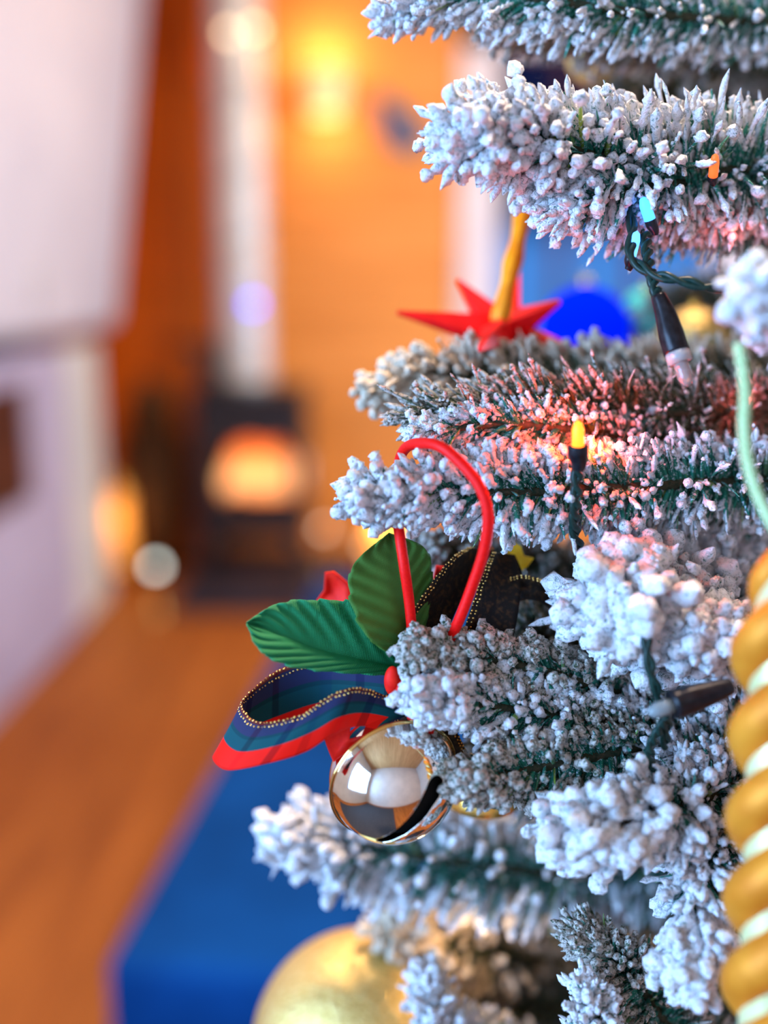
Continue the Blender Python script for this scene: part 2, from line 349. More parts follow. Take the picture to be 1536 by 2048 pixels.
for y in (2.3, 3.35):
    bm = bmesh.new(); tube(bm, [(pb.x+.020, y, pb.z+.10), (pb.x+.033, y, pb.z+.24)], .007); obj('door_pull', bm, M['steel'], t)

# ------------------------------------------------------------------ stove, flue, hearth
ys = 4.25
def sx(px, y=ys): return AY(px, 900, y).x
hz = .06
bm = bmesh.new(); box(bm, (sx(352), 4.0, 0), (sx(705), 4.85, hz), .01)
o = obj('hearth_slab', bm, M['hearth'], None, False); tag(o, 'dark slate hearth slab under the wood stove', 'hearth')
t = thing('wood_stove', (sx(498), ys+.2, hz), 'black cast iron wood stove with a glowing fire window', 'stove')
zt = AY(500, 800, ys).z; zb = AY(500, 1085, ys).z; xl, xr = sx(385), sx(606)
gx0, gx1 = sx(434), sx(584); gz1, gz0 = AY(500, 884, ys).z, AY(500, 1012, ys).z
bm = bmesh.new()
box(bm, (xl, ys+.06, zb), (xr, ys+.42, gz0-.02)); box(bm, (xl, ys+.06, gz1+.02), (xr, ys+.42, zt)); box(bm, (xl, ys+.06, gz0-.02), (gx0-.01, ys+.42, gz1+.02)); box(bm, (gx1+.01, ys+.06, gz0-.02), (xr, ys+.42, gz1+.02)); box(bm, (xl, ys+.38, zb), (xr, ys+.42, zt))
obj('body', bm, M['iron'], t, False)
bm = bmesh.new(); box(bm, (xl-.02, ys+.03, zt), (xr+.02, ys+.45, zt+.03), .012); obj('top_plate', bm, M['iron'], t, False)
bm = bmesh.new(); c = ((gx0+gx1)/2, (gz0+gz1)/2); hw, hh = (gx1-gx0)/2, (gz1-gz0)/2
o1, i1 = [], []
for k in range(48):
    a = 2*PI*k/48; e = .55
    ux = math.copysign(abs(math.cos(a))**e, math.cos(a)); uz = math.copysign(abs(math.sin(a))**e, math.sin(a))
    o1.append((c[0]+ux*(hw+.055), c[1]+uz*(hh+.055))); i1.append((c[0]+ux*hw, c[1]+uz*hh))
for y in (ys, ys+.06): pass
vo = [[bm.verts.new((x, y, z)) for x, z in o1] for y in (ys+.01, ys+.06)]; vi = [[bm.verts.new((x, y, z)) for x, z in i1] for y in (ys+.01, ys+.06)]
for k in range(48):
    j = (k+1) % 48
    bm.faces.new((vo[0][k], vo[0][j], vi[0][j], vi[0][k])); bm.faces.new((vo[0][k], vo[1][k], vo[1][j], vo[0][j])); bm.faces.new((vi[0][k], vi[0][j], vi[1][j], vi[1][k])); bm.faces.new((vo[1][k], vi[1][k], vi[1][j], vo[1][j]))
dr = obj('door', bm, M['iron'], t, False)
bm = bmesh.new(); tube(bm, [(gx1+.05, ys, c[1]-.05), (gx1+.05, ys-.03, c[1]-.05), (gx1+.05, ys-.03, c[1]+.07), (gx1+.05, ys, c[1]+.07)], .008); link('handle', from_bm(bm), M['steel'], dr)
for (x, y) in ((xl+.03, ys+.09), (xr-.03, ys+.09), (xl+.03, ys+.39), (xr-.03, ys+.39)):
    bm = bmesh.new(); tube(bm, [(x, y, hz), (x, y, zb+.01)], lambda u: .018+.012*u, 12); obj('leg', bm, M['iron'], t)
bm = bmesh.new(); random.seed(3)
for k in range(3):
    tube(bm, [(gx0+.03+.02*k, ys+.14+.06*k, gz0+.01+.03*(k % 2)), (gx1-.03, ys+.20+.04*k, gz0+.03+.02*k)], .032, 10)
obj('firewood', bm, M['log'], t)
# flames: several tapering tongues that give off the light
fm = mat('flames', (1,.4,.1), .5, emis=(1,.3,.06), estr=3)
tcn = N(fm, 'ShaderNodeTexCoord'); sz = N(fm, 'ShaderNodeSeparateXYZ'); L(fm, tcn.outputs['Generated'], sz.inputs[0])
rr = ramp(fm, sz.outputs[2], [(0, (1,.20,.02)), (.22, (1,.62,.30)), (.45, (1,.50,.16)), (.65, (1,.16,.02)), (1, (.9,.08,.01))]); L(fm, rr.outputs[0], bsdf(fm).inputs['Emission Color'])
bsdf(fm).inputs['Emission Strength'].default_value = 1.15
bm = bmesh.new()
for fx, h, r in ((.18,.9,.055), (.36,1.12,.065), (.55,.92,.07), (.75,.98,.06), (.88,.7,.045), (.08,.6,.04)):
    x = gx0+(gx1-gx0)*fx; H = (gz1-gz0)*h*.92
    prof = [(r*.6, 0), (r, H*.2), (r*.95, H*.45), (r*.6, H*.75), (r*.2, H*.95), (0, H)]
    lathe(bm, prof, (x, ys+.16+.02*fx, gz0+.015), 14)
obj('flames', bm, fm, t)
point('fire_light', ((gx0+gx1)/2, ys-.06, c[1]), 1.5, (1,.35,.08), .06)
# stove fan
tf = thing('stove_fan', (sx(425, ys+.1), ys+.1, zt+.03), 'small black heat fan standing on the stove top', 'fan')
fx = sx(428, ys+.1); fz = zt+.03
bm = bmesh.new(); box(bm, (fx-.05, ys+.06, fz), (fx+.05, ys+.12, fz+.02), .004); box(bm, (fx-.03, ys+.075, fz+.02), (fx+.03, ys+.105, fz+.14), .004)
for k in range(7): box(bm, (fx-.05+.015*k-.003, ys+.07, fz+.12), (fx-.05+.015*k+.003, ys+.11, fz+.20))
obj('body', bm, M['iron'], tf, False)
bm = bmesh.new(); sphere(bm, (fx, ys+.045, fz+.12), .014, 12, 8)
for k in range(4):
    a = PI/4+k*PI/2; m_ = Matrix.Translation((fx, ys+.045, fz+.12)) @ Matrix.Rotation(a, 4, 'Y') @ Matrix.Rotation(.5, 4, 'X')
    box(bm, (.01, -.002, -.02), (.07, .002, .02), 0, m_)
obj('blades', bm, M['iron'], tf, False)
# flue pipe
yp = ys+.30; pxl, pxr = AY(432, 400, yp).x, AY(533, 400, yp).x; pr = (pxr-pxl)/2; pc = (pxl+pxr)/2
t = thing('flue_pipe', (pc, yp, zt+.03), 'tall pale steel flue pipe rising from the stove', 'flue pipe')
bm = bmesh.new(); tube(bm, [(pc, yp, zt+.03+.1*k) for k in range(0, 18)] + [(pc, yp, ZC)], pr, 40); obj('pipe', bm, M['steel'], t)
for z in (zt+.04, 1.35, 2.05):
    bm = bmesh.new(); tube(bm, [(pc, yp, z), (pc, yp, z+.05)], pr+.006, 40); obj('collar', bm, M['steel'], t)
# glowing balls on an added string stand in for glints on the pipe
t = thing('pipe_glint_lights', (pc, yp-pr, 1.2), 'thin added string on the steel flue pipe, glowing balls for two warm glints above one blue', 'string lights')
b1, b2, b3 = AY(457, 66, yp-pr-.02), AY(508, 58, yp-pr-.02), AY(506, 608, yp-pr-.02)
bm = bmesh.new()
ht = [Vector((pc+(pr+.006)*math.cos(a), yp+(pr+.006)*math.sin(a), b3.z+(b1.z-b3.z)*(a+PI/2)/(4*2*PI+.0)*1.0)) for a in [-PI/2+.15+ k*8*PI/160 for k in range(161)]]
tube(bm, [b3]+ht+[b1, b2], .0022, 6); obj('wire', bm, M['wire'], t)
for p, mm, lab, r in ((b1, emi('warm_glint', (1,.72,.42), 5.5), None, .016), (b2, emi('warm_glint_b', (1,.75,.42), 6), None, .016), (b3, emi('blue_glint', (.10,.06,1), 10), 'glowing blue ball for a reflected light', .016)):
    bm = bmesh.new(); sphere(bm, p, r); o = obj('bulb', bm, mm, t)
    if lab: o['label'] = lab
# lamps along the back wall
def wall_lamp():
    p = AY(650, 190, Y1-.10)
    t = thing('wall_lamp', (p.x, Y1-.01, p.z), 'glowing yellow wall lamp high on the orange boards', 'lamp')
    bm = bmesh.new(); box(bm, (p.x-.05, Y1-.025, p.z-.08), (p.x+.05, Y1, p.z+.08), .006); tube(bm, [(p.x, Y1-.02, p.z-.06), (p.x, Y1-.10, p.z-.06), (p.x, Y1-.10, p.z-.03)], .008); obj('bracket', bm, M['brass'], t)
    bm = bmesh.new(); lathe(bm, [(.055,-.09),(.075,-.085),(.10,.10),(.098,.10),(.073,-.083)], (p.x, Y1-.12, p.z)); obj('lamp_shade', bm, M['shade'], t)
    bm = bmesh.new(); sphere(bm, (p.x, Y1-.12, p.z), .035); obj('bulb', bm, M['glow'], t)
    point('wall_lamp_light', (p.x, Y1-.14, p.z+.17), 4.5, (1,.56,.26), .05); point('wall_lamp_light_low', (p.x, Y1-.16, p.z-.15), 3, (1,.56,.26), .05)
wall_lamp()
def lantern(px, py, y, r, h, label, power):
    p = AY(px, py, y); p.z = max(p.z, .001)
    t = thing('lantern', p, label, 'lantern', None)
    bm = bmesh.new(); lathe(bm, [(0,0),(r*1.15,0),(r*1.15,.02),(r,.03),(0,.03)], p); obj('base', bm, M['brass'], t)
    bm = bmesh.new(); lathe(bm, [(r*.9,.03),(r,.05),(r,h*.8),(r*.85,h*.85)], p); obj('glass_shade', bm, M['lantern'], t)
    bm = bmesh.new(); lathe(bm, [(r*.95,h*.85),(r*.9,h*.9),(r*.3,h*.97),(r*.25,h),(0,h)], p); tube(bm, [p+Vector((r*.25*math.cos(a), 0, h+r*.3+r*.3*math.sin(a))) for a in [PI*2*k/16 for k in range(17)]], .004, 6); obj('cap', bm, M['brass'], t)
    point('lantern_light', p+Vector((0, -r-.06, h*.6)), power, (1,.55,.18), .05)
    return t
lantern(243, 1140, 4.55, .045, .42, 'glowing lantern standing between the white cabinet and the stove', 1.3)
lantern(770, 1150, 4.55, .075, .42, 'glowing lantern standing right of the stove by the wooden wall', 5)
# jar, basket
p = AZ(320, 1092, 0.0); 
t = thing('jar', (p.x, p.y, 0), 'pale green ceramic jar standing left of the stove', 'jar')
bm = bmesh.new(); lathe(bm, [(0,0),(.055,0),(.075,.05),(.085,.16),(.075,.24),(.05,.29),(.05,.32),(.045,.32),(.045,.28),(0,.1)], (p.x, p.y, 0)); obj('body', bm, M['jar'], t)
bm = bmesh.new(); lathe(bm, [(0,.32),(.056,.32),(.05,.34),(.015,.35),(.02,.37),(0,.38)], (p.x, p.y, 0)); obj('lid', bm, M['jar'], t)
bx_ = AY(310, 900, 4.72).x
t = thing('log_basket', (bx_, 4.72, 0), 'dark tall wicker basket of logs in the corner left of the stove', 'basket')
bm = bmesh.new(); lathe(bm, [(0,.0),(.10,0),(.13,.3),(.15,.62),(.14,.62),(.12,.3),(.0,.05)], (bx_, 4.70, 0), 24); obj('basket', bm, M['wicker'], t)
bm = bmesh.new()
for k in range(6):
    a = k*1.05; tube(bm, [(bx_+.05*math.cos(a), 4.70+.05*math.sin(a), .1), (bx_+.08*math.cos(a), 4.70+.08*math.sin(a), .78+.05*(k % 3))], .026, 10)
o = obj('logs', bm, M['wicker'], t)
# glowing globes added for bright spots; the dim pair stands in for knob glints
tl = [(311, 1133, 3.98, 'white glowing globe on the floor in front of the pale green jar', (.72,.82,.76), 6.5, 0.0, .019),
      (648, 1058, 4.12, 'dim glowing globe for a knob glint on the hearth right of the stove, nearer to it', (.85,.62,.45), 3.0, hz, .016),
      (736, 1092, 4.02, 'dim glowing globe for a knob glint at the outer right end of the hearth slab', (.95,.68,.45), 2.6, hz, .016)]
for px, py, y, lab, c3, s3, z0, r in tl:
    p = AY(px, py, y)
    t = thing('glow_globe', (p.x, p.y, z0), lab, 'candle')
    bm = bmesh.new(); hgt = max(p.z-z0-r*.6, .01); lathe(bm, [(0,0),(.022,0),(.022,.004),(.008,.012),(.006,max(hgt-.012,.013)),(.02,max(hgt,.016)),(.019,max(hgt,.016)+.001),(0,max(hgt-.002,.014))], (p.x, p.y, z0), 20); obj('holder', bm, M['brass'], t)
    bm = bmesh.new(); sphere(bm, (p.x, p.y, max(p.z, z0+.025)), r, 16, 12); obj('glass_globe', bm, emi('globe_glow', c3, s3), t)
# blue bird-shaped hanging on the wall
p = AY(800, 240, Y1-.02)
bm = bmesh.new(); s = Y1/2100
outl = [(755,190),(775,195),(800,215),(835,248),(850,275),(840,300),(805,305),(778,290),(770,262),(752,220)]
fv = []; 
for yy in (Y1-.035, Y1-.005): fv.append([bm.verts.new(Vector((AY(x,y,Y1).x, yy, AY(x,y,Y1).z))) for x, y in outl])
bm.faces.new(fv[0]); bm.faces.new(fv[1][::-1])
for k in range(len(outl)): bm.faces.new((fv[0][k], fv[0][(k+1) % len(outl)], fv[1][(k+1) % len(outl)], fv[1][k]))
o = obj('wall_ornament', bm, noisy('slate_blue_wood', (.01,.06,.16), (.02,.13,.30), 9, .6), None, False); tag(o, 'small slanted slate-blue ornament hanging on the orange wood wall', 'ornament')

# ------------------------------------------------------------------ blue daybed
A = AZ(205, 1925, .45); B = AZ(640, 1150, .45); d = (B-A); d.z = 0; Ln = d.length; d.normalize(); side = Vector((d.y, -d.x, 0))
mt = Matrix(((d.x, side.x, 0, A.x), (d.y, side.y, 0, A.y), (0, 0, 1, 0), (0, 0, 0, 1)))
t = thing('daybed', (A.x, A.y, 0), 'long blue upholstered daybed running towards the stove', 'daybed')
bm = bmesh.new(); box(bm, (0, 0, .26), (Ln, .75, .45), .025, mt); obj('mattress', bm, M['blue'], t)
bm = bmesh.new(); box(bm, (.005, .008, .10), (Ln-.005, .742, .255), .01, mt); obj('base', bm, M['navy'], t, False)
for (u, v) in ((.05,.05), (Ln-.05,.05), (.05,.70), (Ln-.05,.70)):
    bm = bmesh.new(); box(bm, (u-.02, v-.02, 0), (u+.02, v+.02, .11), .004, mt); obj('leg', bm, M['niche'], t, False)

# ------------------------------------------------------------------ the flocked tree
rng = np.random.default_rng(7)
def tubes(base, dirs, length, ts, rads, sides, jit=0.0, bend=None, flat=None):
    """many small lumpy tubes as one mesh: base (N,3), dirs (N,3) unit, length (N,), ts (N,K), rads (N,K)"""
    n, K = ts.shape
    ref = np.where(np.abs(dirs[:, 2:3]) > .9, np.array([[1., 0, 0]]), np.array([[0, 0, 1.]]))
    u = np.cross(dirs, ref); u /= np.linalg.norm(u, axis=1, keepdims=True); v = np.cross(dirs, u)
    rot = rng.uniform(0, 2*PI, n)[:, None]
    u, v = u*np.cos(rot)+v*np.sin(rot), -u*np.sin(rot)+v*np.cos(rot)
    ang = 2*PI*np.arange(sides)/sides
    c = base[:, None, :] + dirs[:, None, :]*(ts*length[:, None])[:, :, None]
    if bend is not None: c = c + bend[:, None, :]*((ts**2)*length[:, None])[:, :, None]
    r = rads[:, :, None]*(1+jit*rng.uniform(-1, 1, (n, K, sides)))
    fl = 1.0 if flat is None else flat
    co = c[:, :, None, :] + u[:, None, None, :]*(r*np.cos(ang))[..., None] + v[:, None, None, :]*(r*np.sin(ang)*fl)[..., None]
    verts = co.reshape(-1, 3)
    i = np.arange(n)[:, None, None]*K*sides; k = np.arange(K-1)[None, :, None]*sides; s = np.arange(sides)[None, None, :]; s2 = (s+1) % sides
    q = np.stack([i+k+s, i+k+s2, i+k+sides+s2, i+k+sides+s], -1).reshape(-1, 4)
    return verts, q
def mesh_from(parts, name):
    vs, qs, off = [], [], 0
    for v, q in parts: vs.append(v); qs.append(q+off); off += len(v)
    v = np.concatenate(vs).astype(np.float32); q = np.concatenate(qs).astype(np.int32)
    me = bpy.data.meshes.new(name); me.vertices.add(len(v)); me.vertices.foreach_set('co', v.ravel())
    me.loops.add(q.size); me.loops.foreach_set('vertex_index', q.ravel())
    me.polygons.add(len(q)); me.polygons.foreach_set('loop_start', np.arange(0, q.size, 4, dtype=np.int32)); me.polygons.foreach_set('loop_total', np.full(len(q), 4, np.int32))
    me.polygons.foreach_set('use_smooth', np.ones(len(q), bool)); me.update(calc_edges=True); me.validate(); return me
def unit(a): return a/np.linalg.norm(a, axis=1, keepdims=True)

tree_loc = Vector((.36, .66, 0))
tree = thing('christmas_tree', tree_loc, 'artificial green christmas tree heavily flocked with white snow', 'tree')
def branch(pts, Ln, dens, heavy=1.0, tipw=1.0, snow='snow', needle='needle', spread=60, stem_r=.0022, back=None, clump=1.0, tipdome=.22, face=.72, knob=.25, label=None):
    """pts = (px,py,depth) tip LAST. Ln needle length m, dens needles per metre."""
    W = [P(*p) if len(p) == 3 else Vector(p[:3]) for p in pts]
    path = catmull(W, 60); arr = np.array([list(p) for p in path]); seg = np.linalg.norm(np.diff(arr, axis=0), axis=1); cum = np.concatenate([[0], np.cumsum(seg)]); total = cum[-1]
    bm = bmesh.new(); tube(bm, path[::2]+[path[-1]], lambda t: stem_r*(1.3-.6*t), 8); st = obj('branch', bm, M['stem'], tree)
    if label: st['label'] = label
    dens = dens*.66
    n = int(total*dens) + int(60*tipw)
    s = np.concatenate([rng.uniform(0, 1, int(total*dens)), 1-rng.uniform(0, tipdome*.5, int(60*tipw))])
    x = s*total; base = np.stack([np.interp(x, cum, arr[:, k]) for k in range(3)], 1)
    tan = unit(np.stack([np.interp(np.clip(x+.004, 0, total), cum, arr[:, k])-np.interp(np.clip(x-.004, 0, total), cum, arr[:, k]) for k in range(3)], 1))
    ref = np.array([[0., 0, 1]]); u = unit(np.cross(tan, ref)+1e-6); v = np.cross(tan, u)
    ph = rng.uniform(0, 2*PI, n)[:, None]; rad = u*np.cos(ph)+v*np.sin(ph)
    # needles were pressed flat in storage: few stand straight out of the flat side of the branch
    toward = (rad @ np.array([[-FW.x], [-FW.y], [-FW.z]]))[:, 0]
    swap = (np.abs(toward) > .5) & (rng.uniform(0, 1, n) < face) & (s < 1-tipdome*.5)
    ph2 = (np.where(rng.uniform(0, 1, n) < .5, PI/2, -PI/2) + rng.normal(0, .30, n))[:, None]
    rad = np.where(swap[:, None], u*np.cos(ph2)*.8+v*np.sin(ph2), rad)
    a = np.radians(spread)*(1+rng.uniform(-.22, .22, n)); f = np.clip((1-s)/tipdome, 0, 1)
    a = a*(f*.65+.35*rng.uniform(0, 2.2, n)*(1-f) + .35*f)
    dirs = unit(tan*np.cos(a)[:, None] + rad*np.sin(a)[:, None] + rng.normal(0, .09, (n, 3)))
    ln = Ln*rng.uniform(.72, 1.12, n)*(.80+.20*f)
    bend = rng.normal(0, .10, (n, 3)) + np.array([[0, 0, -.04]])
    K = 5; ts = np.tile(np.linspace(0, 1, K), (n, 1)); rr = np.tile(np.array([.8, 1, 1, .8, .2]), (n, 1))*(.00115*rng.uniform(.8, 1.25, n))[:, None]
    nd = mesh_from([tubes(base, dirs, ln, ts, rr, 4, 0, bend, .35)], 'needles'); o = link('needles', nd, M[needle], st, False)
    # flocking: crust on the outer needle, knobs at the end, crumbs beside
    g_ = np.clip((s-.25)/.55, 0, 1); hv = heavy*(1+ (tipw-1)*.5*(1-f))*rng.uniform(.5, 1.3, n)*(.58+.42*g_)
    keep = rng.uniform(0, 1, n) < (.40+.40*np.clip(heavy, 0, 1))+.3*(1-f)-.18*(1-g_)
    K = 9; t0 = np.clip(rng.normal(.60-.10*heavy, .16, n) - .2*(1-f), .02, .85)
    ts = t0[:, None] + (1.08-t0)[:, None]*np.linspace(0, 1, K)[None, :]
    pr = np.array([.05, .5, .7, .8, .82, .9, 1.0, .85, .10])
    rr = pr[None, :]*(.00165*hv)[:, None]*rng.uniform(.6, 1.4, (n, K)); parts = []
    kk = keep
    parts.append(tubes(base[kk], dirs[kk], ln[kk], ts[kk], rr[kk], 7, .36, bend[kk]))
    # crumbs
    m = int(n*.9*clump); idx = rng.integers(0, n, m); tt = rng.uniform(.35, 1.05, m)
    cb = base[idx] + dirs[idx]*(tt*ln[idx])[:, None] + bend[idx]*((tt**2)*ln[idx])[:, None] + rng.normal(0, .0008, (m, 3))
    cd = unit(rng.normal(0, 1, (m, 3))); cl = rng.uniform(.0012, .0034, m)*(.6+.4*heavy)
    ts = np.tile(np.linspace(-.5, .5, 4), (m, 1)); rr = np.array([.06, 1, .9, .06])[None, :]*(cl*.42)[:, None]
    parts.append(tubes(cb, cd, cl, ts, rr, 5, .3))
    # knobs
    m = int(n*.55*heavy*clump); idx = rng.integers(0, n, m); idx = idx[rng.uniform(0, 1, len(idx)) < knob+(1-knob)*(1-f[idx])]; m = len(idx)
    big = rng.uniform(.0014, .0027, m)*heavy*(1+(tipw-1)*.5*(1-f[idx])); tt = rng.uniform(.88, 1.06, m)
    cb = base[idx] + dirs[idx]*(tt*ln[idx])[:, None] + bend[idx]*((tt**2)*ln[idx])[:, None]
    cd = unit(dirs[idx]+rng.normal(0, .4, (m, 3))); lns = big*rng.uniform(1.8, 3.0, m)
    ts = np.tile(np.linspace(-.5, .5, 7), (m, 1)); rr = np.array([.05, .68, .95, 1, .93, .66, .05])[None, :]*big[:, None]*rng.uniform(.80, 1.2, (m, 7))
    parts.append(tubes(cb, cd, lns, ts, rr, 8, .20))
    # fine fluff sitting on the knobs
    m2 = int(len(cb)*2.2); ix = rng.integers(0, max(1, len(cb)), m2)
    if len(cb):
        fd = unit(rng.normal(0, 1, (m2, 3))); fb = cb[ix] + fd*(big[ix]*.9)[:, None]; fr = rng.uniform(.0004, .0009, m2)
        ts = np.tile(np.linspace(-1, 1, 4), (m2, 1)); rr = np.array([.1, 1, .9, .1])[None, :]*fr[:, None]
        parts.append(tubes(fb, unit(rng.normal(0, 1, (m2, 3))), fr*1.3, ts, rr, 5, .3))
    link('flocking', mesh_from(parts, 'flocking'), M[snow], st, False)
    return st
def px(n, d=.40): return n/FPX*d
# --- branches in the photograph (root first, tip last)
branch([(1760, 60, .50), (1300, 30, .44), (1000, -10, .425), (815, 20, .425)], px(95,.43), 9000, .85, 1.1, 'snow', spread=48)
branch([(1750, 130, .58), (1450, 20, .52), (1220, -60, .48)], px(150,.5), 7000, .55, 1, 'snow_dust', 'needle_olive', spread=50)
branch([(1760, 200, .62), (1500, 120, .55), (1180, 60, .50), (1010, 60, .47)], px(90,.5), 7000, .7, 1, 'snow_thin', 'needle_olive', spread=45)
branch([(1900, 420, .50), (1560, 350, .44), (1280, 330, .415), (1080, 285, .40), (960, 275, .39)], px(140), 13500, 1.0, 1.5, 'snow', spread=68, tipdome=.30, knob=.35)
branch([(1500, 380, .45), (1360, 370, .42), (1230, 390, .41), (1150, 410, .405)], px(110), 6500, .9, 1.0, 'snow', spread=50)
branch([(1850, 560, .50), (1560, 430, .46), (1420, 400, .44), (1300, 440, .43)], px(120,.43), 7000, .55, .8, 'snow_thin', 'needle', spread=60)
branch([(1800, 720, .56), (1400, 755, .50), (1050, 762, .475), (890, 748, .465), (785, 768, .46)], px(92,.47), 10000, .9, 1.3, 'snow_beige', 'needle_olive', spread=55)
branch([(1850, 860, .50), (1500, 830, .455), (1200, 830, .43), (1000, 830, .42), (870, 830, .415)], px(115,.42), 12000, .55, 1.0, 'snow_thin', 'needle_olive', spread=52)
branch([(1400, 900, .45), (1150, 860, .42), (990, 850, .41), (860, 860, .405)], px(72), 10000, .75, 1.0, 'snow', 'needle', spread=48)
branch([(1850, 960, .47), (1500, 960, .425), (1250, 975, .41), (1000, 985, .40), (870, 985, .395), (755, 990, .39)], px(95), 13500, .92, 1.35, 'snow', spread=66, tipdome=.2, knob=.4)
branch([(1700, 1220, .52), (1400, 1210, .44), (1255, 1205, .395)], px(175,.4), 15000, .92, 3.6, 'snow', spread=80, tipdome=.75, clump=1.3, face=0)
branch([(1550, 1330, .46), (1460, 1300, .41), (1405, 1265, .388)], px(115,.39), 12500, .92, 2.4, 'snow', spread=75, tipdome=.7, face=0)
branch([(1700, 1330, .48), (1350, 1400, .43), (1080, 1340, .405), (900, 1300, .395), (850, 1300, .39)], px(80), 9500, 1.05, 1.0, 'snow_thin', spread=50)
branch([(1650, 1420, .46), (1300, 1450, .42), (1010, 1415, .40), (870, 1395, .385)], px(90), 9500, 1.05, 1.1, 'snow', spread=52)
branch([(1500, 1450, .44), (1250, 1500, .41), (1050, 1540, .395), (950, 1560, .385)], px(85), 10000, .9, 1.1, 'snow_thin', 'needle', spread=58)
branch([(1700, 1480, .47), (1500, 1500, .43), (1350, 1520, .41)], px(120), 8000, .8, 1.0, 'snow', spread=60)
branch([(1650, 1500, .45), (1400, 1600, .40), (1250, 1640, .38), (1165, 1655, .378)], px(125,.38), 11000, 1.1, 2.0, 'snow', spread=62, tipdome=.45, face=.3)
branch([(1550, 1560, .44), (1420, 1700, .40), (1390, 1850, .385), (1380, 1900, .38)], px(110,.39), 10500, 1.1, 1.6, 'snow', spread=58, tipdome=.4, face=.3)
branch([(1650, 1600, .56), (1250, 1740, .53), (900, 1720, .50), (700, 1690, .49), (610, 1680, .485)], px(118,.49), 8500, 1.1, 1.6, 'snow', spread=66)
branch([(1600, 2300, .50), (1380, 2100, .44), (1260, 1950, .41), (1190, 1880, .405)], px(100,.41), 11500, .68, 1.0, 'snow_thin', spread=52)
branch([(1500, 2350, .47), (1250, 2150, .41), (1180, 2000, .39)], px(85,.4), 10000, .75, 1.0, 'snow', spread=55)
branch([(1600, 1900, .66), (1200, 1930, .62), (960, 1890, .55), (800, 1860, .52)], px(95,.52), 9500, 1.0, 1.3, 'snow_beige', 'needle_olive', spread=60)
branch([(1500, 2250, .60), (1100, 2150, .53), (900, 2060, .47), (860, 1985, .465)], px(80,.47), 8500, .95, 1.1, 'snow', spread=60)
branch([(1900, 720, .40), (1660, 660, .36), (1530, 600, .335)], px(110,.34), 11000, .95, 2.4, 'snow', spread=70, tipdome=.6, clump=.9, face=0)
branch([(1300, 1150, .52), (1050, 1120, .48), (900, 1100, .46), (850, 1090, .455)], px(60,.46), 7000, .8, 1, 'snow_thin', 'needle_olive', spread=50)
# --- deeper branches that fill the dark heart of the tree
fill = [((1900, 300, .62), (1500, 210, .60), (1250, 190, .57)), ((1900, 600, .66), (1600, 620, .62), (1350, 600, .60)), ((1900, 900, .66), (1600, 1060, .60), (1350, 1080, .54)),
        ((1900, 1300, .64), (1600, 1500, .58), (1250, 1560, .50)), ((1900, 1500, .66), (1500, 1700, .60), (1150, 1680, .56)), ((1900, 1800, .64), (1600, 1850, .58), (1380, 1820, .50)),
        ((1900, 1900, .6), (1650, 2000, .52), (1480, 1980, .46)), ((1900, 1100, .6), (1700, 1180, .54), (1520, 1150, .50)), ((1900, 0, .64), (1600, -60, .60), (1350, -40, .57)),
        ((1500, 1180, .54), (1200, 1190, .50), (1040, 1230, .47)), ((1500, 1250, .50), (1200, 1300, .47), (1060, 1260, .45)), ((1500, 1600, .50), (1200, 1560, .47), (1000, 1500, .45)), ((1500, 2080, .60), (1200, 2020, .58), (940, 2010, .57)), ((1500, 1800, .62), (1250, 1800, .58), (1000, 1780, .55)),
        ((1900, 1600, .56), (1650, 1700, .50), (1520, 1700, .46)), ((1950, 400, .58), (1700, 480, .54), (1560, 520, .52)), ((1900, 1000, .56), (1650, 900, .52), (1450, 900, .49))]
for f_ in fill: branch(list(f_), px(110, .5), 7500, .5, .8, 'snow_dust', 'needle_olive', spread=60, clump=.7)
# trunk and stand
bm = bmesh.new(); tube(bm, [tree_loc+Vector((0,0,z)) for z in (.10, .5, 1.0, 1.5, 2.0)], lambda t: .022-.012*t, 16); obj('trunk', bm, M['bark'], tree)
bm = bmesh.new(); lathe(bm, [(0,0),(.16,0),(.16,.02),(.04,.05),(.04,.13),(.024,.13),(0,.12)], tree_loc, 32)
obj('tree_stand', bm, M['iron'], tree)

# ------------------------------------------------------------------ bow ornament with bell
orn = thing('holly_bow_ornament', P(800, 1380, .41), 'tartan bow ornament with holly leaves, jingle bell and red hanging loop', 'ornament')
def surf(name, grid, m, parent, thick=.0003, uvflip=False):
    """grid[i][j] of points; u along i, v along j"""
    nu, nv = len(grid), len(grid[0]); me = bpy.data.meshes.new(name)
    vs = [tuple(p) for row in grid for p in row]; fs = [(i*nv+j, (i+1)*nv+j, (i+1)*nv+j+1, i*nv+j+1) for i in range(nu-1) for j in range(nv-1)]
    me.from_pydata(vs, [], fs); uv = me.uv_layers.new(name='UVMap')
    for poly in me.polygons:
        for li, vi in zip(poly.loop_indices, poly.vertices): uv.data[li].uv = ((vi//nv)/(nu-1), (vi % nv)/(nv-1))
    me.polygons.foreach_set('use_smooth', [True]*len(me.polygons))
    o = link(name, me, m, parent)
    md = o.modifiers.new('thickness', 'SOLIDIFY'); md.thickness = thick; md.offset = 0
    return o
